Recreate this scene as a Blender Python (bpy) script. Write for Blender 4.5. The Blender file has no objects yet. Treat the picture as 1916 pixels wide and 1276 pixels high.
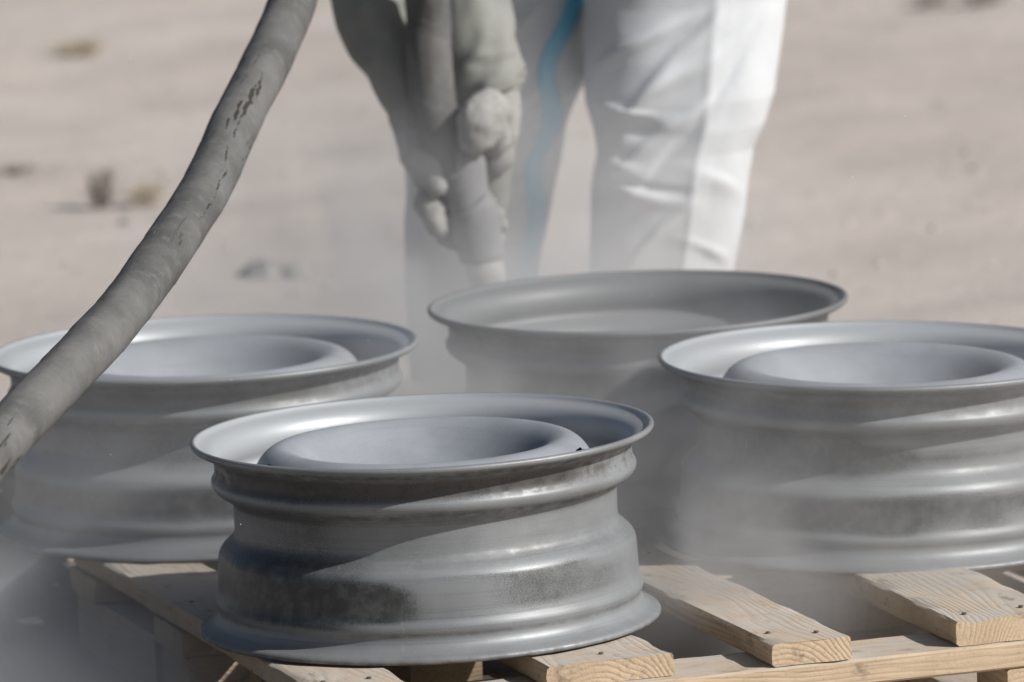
import bpy, bmesh, math, random
import numpy as np
from mathutils import Vector, Matrix, noise
from mathutils.bvhtree import BVHTree

random.seed(7)
S = bpy.context.scene
COL = S.collection
PI = math.pi

# ------------------------------------------------------------------ camera
YAW, PITCH, ROLL = math.radians(0.6813), math.radians(8.6384), math.radians(2.6)
CAM = Vector((0, -10.26, 2.07))
FPX = 15000.0                                   # focal length in photo pixels (1916 wide)
Fv = Vector((math.sin(YAW) * math.cos(PITCH), math.cos(YAW) * math.cos(PITCH), -math.sin(PITCH)))
R0 = Fv.cross(Vector((0, 0, 1))).normalized()
U0 = R0.cross(Fv)
Uv = math.cos(ROLL) * U0 + math.sin(ROLL) * R0
Rv = math.cos(ROLL) * R0 - math.sin(ROLL) * U0
cd = bpy.data.cameras.new('camera')
co = bpy.data.objects.new('camera', cd)
COL.objects.link(co)
M = Matrix.Identity(4)
for i, c in enumerate((Rv, Uv, -Fv)):
    for j in range(3):
        M[j][i] = c[j]
M.translation = CAM
co.matrix_world = M
cd.sensor_width = 36
cd.lens = FPX * 36 / 1916
cd.clip_start = 0.1
cd.clip_end = 3000
cd.dof.use_dof = True
cd.dof.focus_distance = 10.2
cd.dof.aperture_fstop = 5.4
S.camera = co


def P(x, y, Y=None, z=None):
    """world point seen at a photo pixel, at depth Y or on the level z"""
    d = Fv + Rv * ((x - 958) / FPX) - Uv * ((y - 638) / FPX)
    t = (Y - CAM.y) / d.y if z is None else (z - CAM.z) / d.z
    return CAM + d * t


# ------------------------------------------------------------------ light
SUN_AZ, SUN_EL = math.radians(-26), math.radians(35.5)     # azimuth from +x, towards the camera when negative
sd = Vector((math.cos(SUN_AZ) * math.cos(SUN_EL), math.sin(SUN_AZ) * math.cos(SUN_EL), math.sin(SUN_EL)))
W = bpy.data.worlds.new('World')
S.world = W
W.use_nodes = True
nt = W.node_tree
nt.nodes.clear()
sky = nt.nodes.new('ShaderNodeTexSky')
sky.sky_type = 'NISHITA'
sky.sun_disc = False
sky.sun_elevation = SUN_EL
sky.sun_rotation = math.atan2(sd.x, sd.y)
sky.dust_density = 2.5
bg = nt.nodes.new('ShaderNodeBackground')
bg.inputs[1].default_value = 0.05
wo = nt.nodes.new('ShaderNodeOutputWorld')
nt.links.new(sky.outputs[0], bg.inputs[0])
nt.links.new(bg.outputs[0], wo.inputs[0])
sl = bpy.data.lights.new('sun', 'SUN')
sl.energy = 4.5
sl.angle = math.radians(0.53)
sl.color = (1.0, 0.98, 0.945)
so = bpy.data.objects.new('sun', sl)
COL.objects.link(so)
so.rotation_euler = sd.to_track_quat('Z', 'Y').to_euler()
so.location = sd * 30

S.view_settings.view_transform = 'Standard'
S.view_settings.look = 'None'
S.view_settings.gamma = 1
S.view_settings.use_curve_mapping = False
S.view_settings.exposure = 0.08
S.cycles.use_denoising = True
S.cycles.max_bounces = 6
S.cycles.volume_bounces = 2
S.cycles.volume_max_steps = 128


# ------------------------------------------------------------------ helpers
def link(o, parent=None):
    COL.objects.link(o)
    if parent:
        o.parent = parent
    return o


def obj(name, me, mat=None, parent=None):
    if mat:
        me.materials.append(mat)
    return link(bpy.data.objects.new(name, me), parent)


def thing(name, label, cat, loc=(0, 0, 0), rot=(0, 0, 0), group=None):
    o = bpy.data.objects.new(name, None)
    o.empty_display_size = 0.05
    COL.objects.link(o)
    o.location = loc
    o.rotation_euler = rot
    return tag(o, label, cat, group)


def tag(o, label, cat, group=None):
    o['label'] = label
    o['category'] = cat
    if group:
        o['group'] = group
    return o


def mesh(name, v, f, smooth=True):
    me = bpy.data.meshes.new(name)
    me.from_pydata([tuple(p) for p in v], [], f)
    if smooth:
        me.polygons.foreach_set('use_smooth', [True] * len(me.polygons))
    me.update()
    return me


def nz(*a, s=1.0):
    return noise.noise(Vector(a) * s)


def catmull(pts, n):
    pts = [Vector(p) for p in pts]
    out = []
    m = len(pts)
    for k in range(n):
        t = k / (n - 1) * (m - 1)
        i = min(int(t), m - 2)
        u = t - i
        p0 = pts[max(i - 1, 0)]; p1 = pts[i]; p2 = pts[i + 1]; p3 = pts[min(i + 2, m - 1)]
        out.append(0.5 * (2 * p1 + (p2 - p0) * u + (2 * p0 - 5 * p1 + 4 * p2 - p3) * u * u + (3 * p1 - p0 - 3 * p2 + p3) * u ** 3))
    return out


def interp(tab, t):
    return float(np.interp(t, [a for a, _ in tab], [b for _, b in tab]))


def tube_vf(path, radf, seg=20, caps=True, up=Vector((0, 1, 0)), base=0):
    """lofted tube; radf(i, phi) -> (offset along n, offset along b)"""
    n = len(path)
    v, f, uv = [], [], []
    T0 = None
    L = 0
    for i, p in enumerate(path):
        T = (path[min(i + 1, n - 1)] - path[max(i - 1, 0)]).normalized()
        if T0 is None:
            N = (up - T * up.dot(T)).normalized()
        else:
            N = (N - T * N.dot(T)).normalized()
        T0 = T
        B = T.cross(N)
        if i:
            L += (p - path[i - 1]).length
        for k in range(seg):
            a = 2 * PI * k / seg
            x, y = radf(i, a)
            v.append(p + N * x + B * y)
            uv.append((k / seg, L))
    for i in range(n - 1):
        for k in range(seg):
            k2 = (k + 1) % seg
            f.append([base + i * seg + k, base + i * seg + k2, base + (i + 1) * seg + k2, base + (i + 1) * seg + k])
    if caps:
        for i, s in ((0, 1), (n - 1, -1)):
            c = len(v)
            d = (path[1] - path[0]) if i == 0 else (path[-2] - path[-1])
            r = 0.0
            v.append(path[i] - d.normalized() * r)
            uv.append((0.5, 0 if i == 0 else L))
            for k in range(seg):
                k2 = (k + 1) % seg
                q = [base + i * seg + k2, base + i * seg + k, base + c]
                f.append(q if s == 1 else q[::-1])
    return v, f, uv


def put_uv(me, uv):
    ul = me.uv_layers.new(name='UVMap')
    for l in me.loops:
        ul.data[l.index].uv = uv[l.vertex_index]


def chains_vf(chains, seg=14):
    """closed round-ended limbs: list of (points, radii)"""
    V, Fc = [], []
    for pts, rad in chains:
        n = max(6, 5 * len(pts))
        path = catmull(pts, n)
        rr = [float(np.interp(i / (n - 1) * (len(rad) - 1), range(len(rad)), rad)) for i in range(n)]
        d0 = (path[1] - path[0]).normalized(); d1 = (path[-1] - path[-2]).normalized()
        hp, hr = [], []
        for q in (80, 60, 38, 18):
            hp.append(path[0] - d0 * rr[0] * math.sin(math.radians(q))); hr.append(rr[0] * math.cos(math.radians(q)))
        hp += path; hr += rr
        for q in (18, 38, 60, 80):
            hp.append(path[-1] + d1 * rr[-1] * math.sin(math.radians(q))); hr.append(rr[-1] * math.cos(math.radians(q)))
        up = Vector((0.3, 1, 0.2))
        v, f, _ = tube_vf(hp, lambda i, a: (hr[i] * math.cos(a), hr[i] * math.sin(a)), seg, True, up, len(V))
        V += v; Fc += f
    return V, Fc


def blob(name, chains, voxel, smooth=6, fac=0.5, post=None):
    """limbs fused into one continuous skin"""
    v, f = chains_vf(chains)
    me = mesh(name + '_raw', v, f)
    o = bpy.data.objects.new('tmp', me)
    COL.objects.link(o)
    m = o.modifiers.new('r', 'REMESH'); m.mode = 'VOXEL'; m.voxel_size = voxel; m.use_smooth_shade = True
    m = o.modifiers.new('s', 'SMOOTH'); m.factor = fac; m.iterations = smooth
    dg = bpy.context.evaluated_depsgraph_get()
    out = bpy.data.meshes.new_from_object(o.evaluated_get(dg))
    bpy.data.objects.remove(o); bpy.data.meshes.remove(me)
    out.name = name
    if post:
        nn = [v.normal.copy() for v in out.vertices]
        for vv, n_ in zip(out.vertices, nn):
            vv.co += n_ * post(vv.co)
    out.polygons.foreach_set('use_smooth', [True] * len(out.polygons))
    out.update()
    return out


# ------------------------------------------------------------------ node helpers
class NT:
    def __init__(s, name):
        s.m = bpy.data.materials.new(name)
        s.m.use_nodes = True
        s.t = s.m.node_tree
        s.t.nodes.clear()
        s.out = s.t.nodes.new('ShaderNodeOutputMaterial')

    def n(s, typ, ins=None, **kw):
        o = s.t.nodes.new(typ)
        for k, v in kw.items():
            setattr(o, k, v)
        for k, v in (ins or {}).items():
            if hasattr(v, 'is_output') or isinstance(v, bpy.types.NodeSocket):
                s.t.links.new(v, o.inputs[k])
            else:
                o.inputs[k].default_value = v
        return o

    def math(s, op, a, b=0.0, c=None, clamp=False):
        d = {0: a, 1: b}
        if c is not None:
            d[2] = c
        return s.n('ShaderNodeMath', d, operation=op, use_clamp=clamp).outputs[0]

    def mix(s, f, a, b):
        o = s.n('ShaderNodeMix', data_type='RGBA')
        for k, v in ((0, f), (6, a), (7, b)):
            if isinstance(v, bpy.types.NodeSocket):
                s.t.links.new(v, o.inputs[k])
            else:
                o.inputs[k].default_value = v if k == 0 else (tuple(v) + (1,) if len(v) == 3 else v)
        return o.outputs[2]

    def noise(s, vec, scale, detail=4, rough=0.55, dist=0.0):
        return s.n('ShaderNodeTexNoise', {'Vector': vec, 'Scale': scale, 'Detail': detail, 'Roughness': rough, 'Distortion': dist}).outputs[0]

    def ramp(s, v, a, b, lo=0.0, hi=1.0):
        return s.n('ShaderNodeMapRange', {0: v, 1: a, 2: b, 3: lo, 4: hi}, interpolation_type='SMOOTHSTEP').outputs[0]

    def scale(s, vec, k, loc=(0, 0, 0)):
        return s.n('ShaderNodeMapping', {0: vec, 1: loc, 3: k}).outputs[0]

    def bsdf(s, col, rough=0.7, metal=0.0, bump=None, bstr=0.3, bdist=0.002, spec=0.4, **ins):
        b = s.n('ShaderNodeBsdfPrincipled')
        for k, v in dict({'Base Color': col, 'Roughness': rough, 'Metallic': metal, 'Specular IOR Level': spec}, **ins).items():
            if isinstance(v, bpy.types.NodeSocket):
                s.t.links.new(v, b.inputs[k])
            else:
                b.inputs[k].default_value = tuple(v) + (1,) if isinstance(v, (tuple, list)) and len(v) == 3 else v
        if bump is not None:
            bn = s.n('ShaderNodeBump', {'Height': bump, 'Strength': bstr, 'Distance': bdist})
            s.t.links.new(bn.outputs[0], b.inputs['Normal'])
        s.t.links.new(b.outputs[0], s.out.inputs[0])
        return s.m


def coords(n, kind='Object'):
    return n.n('ShaderNodeTexCoord').outputs[kind]


def obj_rand(n):
    r = n.n('ShaderNodeObjectInfo').outputs['Random']
    return r


def shifted(n, kind='Object'):
    """object coordinates moved by a random amount for each object"""
    r = n.math('MULTIPLY', obj_rand(n), 37.0)
    cv = n.n('ShaderNodeCombineXYZ', {0: r, 1: n.math('MULTIPLY', r, 1.7), 2: n.math('MULTIPLY', r, 0.6)}).outputs[0]
    return n.n('ShaderNodeVectorMath', {0: coords(n, kind), 1: cv}, operation='ADD').outputs[0]


# ------------------------------------------------------------------ materials
def mat_sand():
    n = NT('desert_sand')
    c = coords(n)
    big = n.noise(c, 0.55, 5, 0.6)
    mid = n.noise(c, 2.6, 6, 0.62)
    fine = n.noise(c, 22, 6, 0.7)
    grain = n.noise(c, 180, 3, 0.7)
    col = n.mix(n.ramp(big, 0.35, 0.68), (0.49, 0.434, 0.392), (0.545, 0.49, 0.446))
    col = n.mix(n.math('MULTIPLY', n.ramp(mid, 0.48, 0.72), 0.5), col, (0.41, 0.36, 0.33))
    col = n.mix(n.math('MULTIPLY', n.ramp(fine, 0.55, 0.72), 0.4), col, (0.36, 0.32, 0.29))
    col = n.mix(n.math('MULTIPLY', n.ramp(grain, 0.5, 0.8), 0.35), col, (0.58, 0.52, 0.46))
    # spent abrasive plus painted wheel shade, darkening the sand left of the pallets
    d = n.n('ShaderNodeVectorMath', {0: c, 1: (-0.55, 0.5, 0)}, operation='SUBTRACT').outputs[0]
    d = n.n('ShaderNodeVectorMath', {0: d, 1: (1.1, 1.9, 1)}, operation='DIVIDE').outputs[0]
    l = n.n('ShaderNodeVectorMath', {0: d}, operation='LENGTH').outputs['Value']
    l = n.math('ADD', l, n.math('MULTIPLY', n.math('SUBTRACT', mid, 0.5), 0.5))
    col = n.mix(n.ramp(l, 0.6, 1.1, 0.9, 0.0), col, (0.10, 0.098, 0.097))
    h = n.math('ADD', n.math('MULTIPLY', fine, 0.7), n.math('MULTIPLY', mid, 1.5))
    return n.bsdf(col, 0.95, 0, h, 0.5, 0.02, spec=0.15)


def mat_metal(name, base, dark=(0.045, 0.047, 0.048), rough=0.5, metal=0.55, fk=1.85, lk=0.30):
    n = NT(name)
    c = shifted(n)
    oc = coords(n)
    big = n.noise(c, 7, 4, 0.6)
    streak = n.noise(n.scale(c, (5, 5, 60)), 1.0, 4, 0.6)
    speck = n.noise(c, 760, 2, 0.6)
    pits = n.noise(c, 55, 4, 0.65)
    mill_shade = n.n('ShaderNodeAttribute', attribute_name='mill_shade').outputs['Fac']
    edge = n.n('ShaderNodeAttribute', attribute_name='edge').outputs['Fac']
    inner_lit = n.n('ShaderNodeAttribute', attribute_name='inner_lit').outputs['Fac']
    k = n.math('ADD', mill_shade, n.math('MULTIPLY', n.math('SUBTRACT', speck, 0.5), 0.9))
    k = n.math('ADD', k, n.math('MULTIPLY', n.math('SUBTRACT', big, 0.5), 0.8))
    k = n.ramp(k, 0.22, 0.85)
    col = n.mix(n.ramp(big, 0.3, 0.7), tuple(b * 0.86 for b in base), tuple(min(1, b * 1.12) for b in base))
    col = n.mix(n.math('MULTIPLY', n.ramp(streak, 0.52, 0.75), 0.35), col, (base[0] * 0.62, base[1] * 0.60, base[2] * 0.56))
    col = n.mix(n.math('MULTIPLY', n.ramp(speck, 0.50, 0.70), 0.34), col, tuple(min(1, b * 1.5) for b in base))
    lines = n.noise(n.scale(c, (2.5, 2.5, 330)), 1.0, 3, 0.6)
    col = n.mix(n.math('MULTIPLY', n.ramp(lines, 0.5, 0.72), lk), col, tuple(b * 0.55 for b in base))
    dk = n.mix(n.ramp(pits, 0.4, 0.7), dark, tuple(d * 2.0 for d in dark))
    col = n.mix(n.math('MULTIPLY', inner_lit, 0.8), col, tuple(min(1, b * fk) for b in base))  # rim's inside lightened in the colour, standing in for direct sun
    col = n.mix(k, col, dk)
    e = n.math('MULTIPLY', edge, n.ramp(n.math('ADD', n.math('MULTIPLY', pits, 0.6), n.math('MULTIPLY', streak, 0.5)), 0.42, 0.66))
    col = n.mix(e, col, (0.082, 0.076, 0.069))
    # fine chips
    # sparse pale scratches running down the barrel
    scr = n.math('MULTIPLY', n.ramp(n.noise(n.scale(c, (70, 70, 9)), 1.0, 3, 0.6), 0.70, 0.76), 0.45)
    col = n.mix(scr, col, (0.33, 0.29, 0.24))
    chip = n.math('MULTIPLY', n.ramp(n.noise(n.scale(c, (26, 26, 60)), 1.0, 5, 0.7), 0.68, 0.74), 0.6)
    col = n.mix(chip, col, (0.10, 0.092, 0.08))
    ro = n.math('ADD', n.math('MULTIPLY', k, -0.15), n.math('ADD', n.math('MULTIPLY', pits, 0.16), rough - 0.08))
    ro = n.math('ADD', ro, n.math('MULTIPLY', e, 0.3))
    me = n.math('MULTIPLY', n.math('SUBTRACT', 1.0, n.math('MAXIMUM', n.math('MULTIPLY', k, 0.6), e)), metal)
    h = n.math('ADD', n.math('MULTIPLY', speck, 0.8), n.math('MULTIPLY', pits, 0.25))
    return n.bsdf(col, ro, me, h, 0.22, 0.0012, spec=0.42)


def mat_wood():
    n = NT('raw_pallet_wood')
    oc = shifted(n)
    o2 = coords(n)
    sep = n.n('ShaderNodeSeparateXYZ', {0: oc}).outputs
    r = obj_rand(n)
    warp = n.noise(n.scale(oc, (9, 1.6, 9)), 1.0, 3, 0.5)
    knot = n.noise(n.scale(oc, (5, 2.2, 5)), 1.0, 2, 0.4)
    o2s = n.n('ShaderNodeSeparateXYZ', {0: o2}).outputs
    dx = n.math('ADD', o2s[0], n.math('MULTIPLY', n.math('SUBTRACT', r, 0.5), 0.10))
    dz = n.math('ADD', o2s[2], n.math('ADD', 0.03, n.math('MULTIPLY', r, 0.05)))
    rad = n.math('SQRT', n.math('ADD', n.math('MULTIPLY', dx, dx), n.math('MULTIPLY', dz, dz)))
    rad = n.math('ADD', rad, n.math('MULTIPLY', warp, 0.045))
    rad = n.math('ADD', rad, n.math('MULTIPLY', knot, 0.05))
    ring = n.math('MULTIPLY', n.math('ADD', n.math('SINE', n.math('MULTIPLY', rad, 900.0)), 1.0), 0.5)
    ring = n.math('POWER', ring, 2.0)
    fib = n.noise(n.scale(oc, (260, 9, 260)), 1.0, 3, 0.6)
    saw = n.noise(oc, 240, 3, 0.7)
    blot = n.noise(oc, 11, 5, 0.65)
    grime = n.noise(n.scale(oc, (30, 16, 30)), 1.0, 5, 0.7)
    col = n.mix(n.ramp(blot, 0.3, 0.7), (0.45, 0.342, 0.228), (0.55, 0.43, 0.30))
    col = n.mix(n.math('MULTIPLY', r, 0.45), col, (0.52, 0.40, 0.29))
    col = n.mix(n.math('MULTIPLY', ring, n.math('MULTIPLY', n.ramp(blot, 0.3, 0.7, 0.35, 1.0), n.ramp(r, 0.35, 0.95, 0.05, 0.30))), col, (0.30, 0.20, 0.115))
    col = n.mix(n.math('MULTIPLY', n.ramp(fib, 0.5, 0.75), 0.45), col, (0.27, 0.20, 0.135))
    col = n.mix(n.math('MULTIPLY', n.ramp(saw, 0.56, 0.72), 0.35), col, (0.20, 0.155, 0.115))
    # grey grit settled on the upward faces
    nz_ = n.n('ShaderNodeSeparateXYZ', {0: n.n('ShaderNodeNewGeometry').outputs['Normal']}).outputs[2]
    dust = n.math('MULTIPLY', n.ramp(nz_, 0.6, 0.95), n.ramp(n.noise(oc, 16, 5, 0.6), 0.32, 0.62, 0.3, 0.85))
    col = n.mix(dust, col, (0.47, 0.435, 0.39))
    col = n.mix(n.math('MULTIPLY', n.ramp(grime, 0.55, 0.72), 0.65), col, (0.12, 0.10, 0.085))
    h = n.math('ADD', n.math('MULTIPLY', ring, -0.5), n.math('ADD', n.math('MULTIPLY', fib, 0.7), n.math('MULTIPLY', saw, 0.5)))
    return n.bsdf(col, 0.86, 0, h, 0.5, 0.0018, spec=0.2)


def mat_cloth(name, col, col2, sc=7, rough=0.85, weave=900, bstr=0.1, sheen=0.0, trans=0.0):
    n = NT(name)
    c = coords(n)
    a = n.noise(c, sc, 5, 0.6)
    d = n.noise(c, 60, 4, 0.7)
    cc = n.mix(n.ramp(a, 0.35, 0.7), col, col2)
    cc = n.mix(n.math('MULTIPLY', n.ramp(d, 0.5, 0.75), 0.25), cc, tuple(x * 0.72 for x in col))
    h = n.math('ADD', n.noise(c, 34, 4, 0.6), n.math('MULTIPLY', n.noise(c, 300, 2, 0.5), 0.2))
    return n.bsdf(cc, rough, 0, h, bstr, 0.004, spec=0.25)


def mat_hose():
    n = NT('dusty_cracked_rubber')
    uv = coords(n, 'UV')
    c = coords(n)
    a = n.noise(c, 9, 5, 0.6)
    b = n.noise(c, 42, 5, 0.7)
    f = n.noise(c, 320, 2, 0.6)
    col = n.mix(n.ramp(a, 0.32, 0.68), (0.085, 0.085, 0.083), (0.145, 0.144, 0.139))
    col = n.mix(n.math('MULTIPLY', n.ramp(b, 0.5, 0.72), 0.5), col, (0.185, 0.182, 0.174))
    col = n.mix(n.math('MULTIPLY', n.ramp(f, 0.55, 0.75), 0.3), col, (0.23, 0.226, 0.215))
    # worn-through streaks running along the hose
    st = n.noise(n.scale(uv, (13, 6.5, 1)), 1.0, 5, 0.62, 0.6)
    pres = n.noise(n.scale(uv, (3.1, 2.6, 1), (3.3, 0.4, 0)), 1.0, 2, 0.5)
    ck = n.n('ShaderNodeAttribute', attribute_name='crack').outputs['Fac']
    mk = n.math('MULTIPLY', n.ramp(st, 0.60, 0.655), n.ramp(pres, 0.50, 0.60))
    mk = n.math('MAXIMUM', mk, n.ramp(n.math('MULTIPLY', ck, n.ramp(b, 0.36, 0.58, 0.6, 1.0)), 0.30, 0.52))
    col = n.mix(n.math('MULTIPLY', mk, 0.92), col, (0.030, 0.027, 0.019))
    # wrap seams
    us = n.n('ShaderNodeSeparateXYZ', {0: uv}).outputs
    ph = n.math('FRACT', n.math('ADD', n.math('MULTIPLY', us[1], 8.0), n.math('ADD', n.math('MULTIPLY', us[0], 1.0), n.math('MULTIPLY', a, 0.5))))
    seam = n.math('SUBTRACT', 1.0, n.ramp(ph, 0.0, 0.035))
    col = n.mix(n.math('MULTIPLY', seam, 0.35), col, (0.10, 0.095, 0.085))
    h = n.math('ADD', n.math('MULTIPLY', b, 1.0), n.math('ADD', n.math('MULTIPLY', mk, -0.8), n.math('ADD', n.math('MULTIPLY', f, 0.2), n.math('MULTIPLY', ph, 0.5))))
    return n.bsdf(col, 0.8, 0, h, 0.45, 0.003, spec=0.25)


def mat_plain(name, col, rough=0.7, metal=0.0, var=0.25, sc=30):
    n = NT(name)
    c = shifted(n)
    a = n.noise(c, sc, 5, 0.65)
    cc = n.mix(n.ramp(a, 0.35, 0.7), tuple(x * (1 - var) for x in col), tuple(min(1, x * (1 + var)) for x in col))
    return n.bsdf(cc, rough, metal, a, 0.2, 0.003, spec=0.3)


SAND = mat_sand()
STEEL = mat_metal('blasted_steel', (0.232, 0.244, 0.255), rough=0.46, metal=0.22)
STEEL_DULL = mat_metal('dull_steel', (0.15, 0.155, 0.16), fk=1.15, rough=0.56, metal=0.1)
DISC = mat_metal('fresh_blasted_disc', (0.252, 0.270, 0.297), lk=0.06, rough=0.70, metal=0.0)
WOOD = mat_wood()
NAIL = mat_plain('dark_nail_steel', (0.15, 0.132, 0.115), 0.75, 0.3)
WHITE = mat_cloth('white_coverall_fabric', (0.59, 0.613, 0.64), (0.565, 0.588, 0.615), 6, 0.8)
BLUE = mat_cloth('blue_seam_tape', (0.20, 0.53, 0.72), (0.22, 0.56, 0.75), 12, 0.6)
OLIVE = mat_cloth('dusty_olive_cotton', (0.208, 0.212, 0.193), (0.265, 0.268, 0.25), 9, 0.92)
GLOVE = mat_cloth('dusty_leather', (0.33, 0.325, 0.312), (0.265, 0.262, 0.252), 26, 0.9, bstr=0.35)
SKIN = mat_plain('skin', (0.42, 0.26, 0.19), 0.55, 0, 0.1)
BOOT = mat_plain('dusty_boot_leather', (0.16, 0.13, 0.10), 0.8)
HOSE = mat_hose()
NOZZLE = mat_cloth('dust_coated_rubber', (0.215, 0.215, 0.222), (0.26, 0.26, 0.265), 18, 0.85)
TIP = mat_plain('pale_nozzle_alloy', (0.55, 0.54, 0.52), 0.5, 0.3)
STONE = mat_plain('grey_desert_stone', (0.29, 0.275, 0.26), 0.92, 0, 0.35, 24)
TWIG = mat_plain('dry_scrub_twig', (0.42, 0.38, 0.34), 0.9, 0, 0.3)
STRAW = mat_plain('dry_straw', (0.52, 0.455, 0.35), 0.9, 0, 0.25)
GRIT = mat_plain('pale_grit', (0.75, 0.74, 0.72), 0.6)


# ------------------------------------------------------------------ ground
def axis(lo, hi, step, far):
    a = list(np.arange(lo, hi + 1e-6, step))
    s = step
    x = hi
    r = []
    while x < far:
        s *= 1.35
        x += s
        r.append(x)
    s = step
    x = lo
    l = []
    while x > -far:
        s *= 1.35
        x -= s
        l.append(x)
    return l[::-1] + a + r


gx = axis(-2.2, 3.0, 0.06, 600)
gy = axis(-1.6, 11.0, 0.06, 600)


def ground_z(x, y):
    flat = min(1.0, max(0.0, (y - 2.7) / 0.8)) if -3 < x < 3 and y > 0 else min(1.0, max(0.0, (abs(x) - 1.4) / 1.0))
    h = 0.030 * nz(x * 0.8, y * 0.8, 3.1) + 0.012 * nz(x * 2.7, y * 2.7, 9.2) + 0.005 * nz(x * 8, y * 8, 1.2)
    if max(abs(x), abs(y)) > 40:
        h = 0.0
    return -0.001 + flat * h


gv = [(x, y, ground_z(x, y)) for y in gy for x in gx]
nx = len(gx)
gf = [(j * nx + i, j * nx + i + 1, (j + 1) * nx + i + 1, (j + 1) * nx + i) for j in range(len(gy) - 1) for i in range(nx - 1)]
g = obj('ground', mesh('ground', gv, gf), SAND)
g['kind'] = 'structure'

# pebbles strewn over the sand, too many to count
rv = random.Random(3)
pv, pf = [], []


def pebble(pv, pf, x, y, z, r, rr):
    b = len(pv)
    q = rr.random() * 6.28
    for k in range(5):
        a = q + k * 1.2566
        pv.append((x + r * math.cos(a) * rr.uniform(.7, 1.2), y + r * math.sin(a) * rr.uniform(.7, 1.2), z + r * rr.uniform(-.1, .15)))
    pv.append((x, y, z + r * rr.uniform(.5, .8)))
    pv.append((x, y, z - r * .4))
    for k in range(5):
        pf.append((b + k, b + (k + 1) % 5, b + 5))
        pf.append((b + (k + 1) % 5, b + k, b + 6))


for k in range(2600):
    x, y = rv.uniform(-1.9, 2.4), rv.uniform(2.75, 10.8)
    pebble(pv, pf, x, y, ground_z(x, y), 0.003 + 0.012 * rv.random() ** 4, rv)
for k in range(900):
    x, y = rv.uniform(-1.2, 1.8), rv.uniform(-1.2, 2.7)
    pebble(pv, pf, x, y, ground_z(x, y), 0.002 + 0.005 * rv.random() ** 3, rv)
po = obj('pebbles', mesh('pebbles', pv, pf, False), mat_plain('pebble_stone', (0.42, 0.375, 0.335), 0.95, 0, 0.25, 9))
po['kind'] = 'stuff'
tag(po, 'small pebbles scattered over the pale desert sand', 'pebbles')


# ------------------------------------------------------------------ pallets
def plank_mesh(L, Wd, T, seed, bow=0.002, rough=0.0027, chip=None):
    """board along local y, centred in x and y, its underside at z=0"""
    rr = random.Random(seed)
    s0 = rr.random() * 90
    n = max(8, int(L / 0.03))
    loop = []
    bev = min(0.003, T * 0.2)
    xs = [-1, -0.6, -0.2, 0.2, 0.6, 1]
    for a in xs:                                    # underside, then right side, top, left side
        loop.append((a * (Wd / 2 - bev if abs(a) == 1 else Wd / 2), 0))
    loop += [(Wd / 2, bev), (Wd / 2, T / 2), (Wd / 2, T - bev)]
    for a in xs[::-1]:
        loop.append((a * (Wd / 2 - bev if abs(a) == 1 else Wd / 2), T))
    loop += [(-Wd / 2, T - bev), (-Wd / 2, T / 2), (-Wd / 2, bev)]
    m = len(loop)
    v, f = [], []
    for i in range(n + 1):
        t = i / n
        y = (t - 0.5) * L
        for k, (x, z) in enumerate(loop):
            e = rough * (nz(s0 + x * 30, y * 14, z * 60) + 0.6 * nz(s0 + x * 70, y * 45, z * 90 + 4))
            side = 1 if x > 0 else -1
            px = x + (e * side if abs(x) > Wd * 0.42 else 0) + 0.003 * nz(s0, y * 3, 1.0)
            pz = z + bow * math.sin(t * PI) + (e * 0.6 if z > T * 0.6 else 0)
            py = y
            if i in (0, n):
                py += 0.0035 * nz(s0 + x * 40, z * 50, i) + 0.006 * nz(s0 + x * 9, 2.0, i)
                pz -= max(0.0, 0.010 * nz(s0 + x * 14, 5.0, i) - 0.001) if z > T * 0.6 else 0.0
                # worn arris at the ends
            v.append((px, py, pz))
    for i in range(n):
        for k in range(m):
            k2 = (k + 1) % m
            f.append((i * m + k, i * m + k2, (i + 1) * m + k2, (i + 1) * m + k))
    f.append(tuple(range(m))[::-1])
    f.append(tuple(n * m + k for k in range(m)))
    me = mesh('plank', v, f, True)
    me.set_sharp_from_angle(angle=math.radians(38))
    return me


def nail_mesh():
    v, f = [], []
    for r, z in ((0.0034, -0.002), (0.0034, 0.0001), (0.0028, 0.0003)):
        for k in range(10):
            v.append((r * math.cos(k * PI / 5), r * math.sin(k * PI / 5), z))
    for j in range(2):
        for k in range(10):
            f.append((j * 10 + k, j * 10 + (k + 1) % 10, (j + 1) * 10 + (k + 1) % 10, (j + 1) * 10 + k))
    f.append(tuple(20 + k for k in range(10)))
    return mesh('nail', v, f, False)


NAILM = nail_mesh()
PA = math.radians(17)
V0, V1 = -0.835, 0.372                       # back and front of the deck, v grows towards the camera
# deck boards: (left edge u, width, thickness, v shift)
DECK = [(-0.262, 0.122, 0.028, 0.0), (0.036, 0.168, 0.028, -0.012), (0.329, 0.107, 0.030, 0.004),
        (0.594, 0.148, 0.032, 0.0), (0.872, 0.120, 0.024, -0.01), (1.07, 0.118, 0.026, 0.0)]
ROWS = [(0.257, 0.380), (-0.40, -0.26), (-0.835, -0.70)]
BLK_U = [(-0.258, -0.158), (0.05, 0.15), (0.655, 0.755), (1.09, 1.188)]


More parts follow.
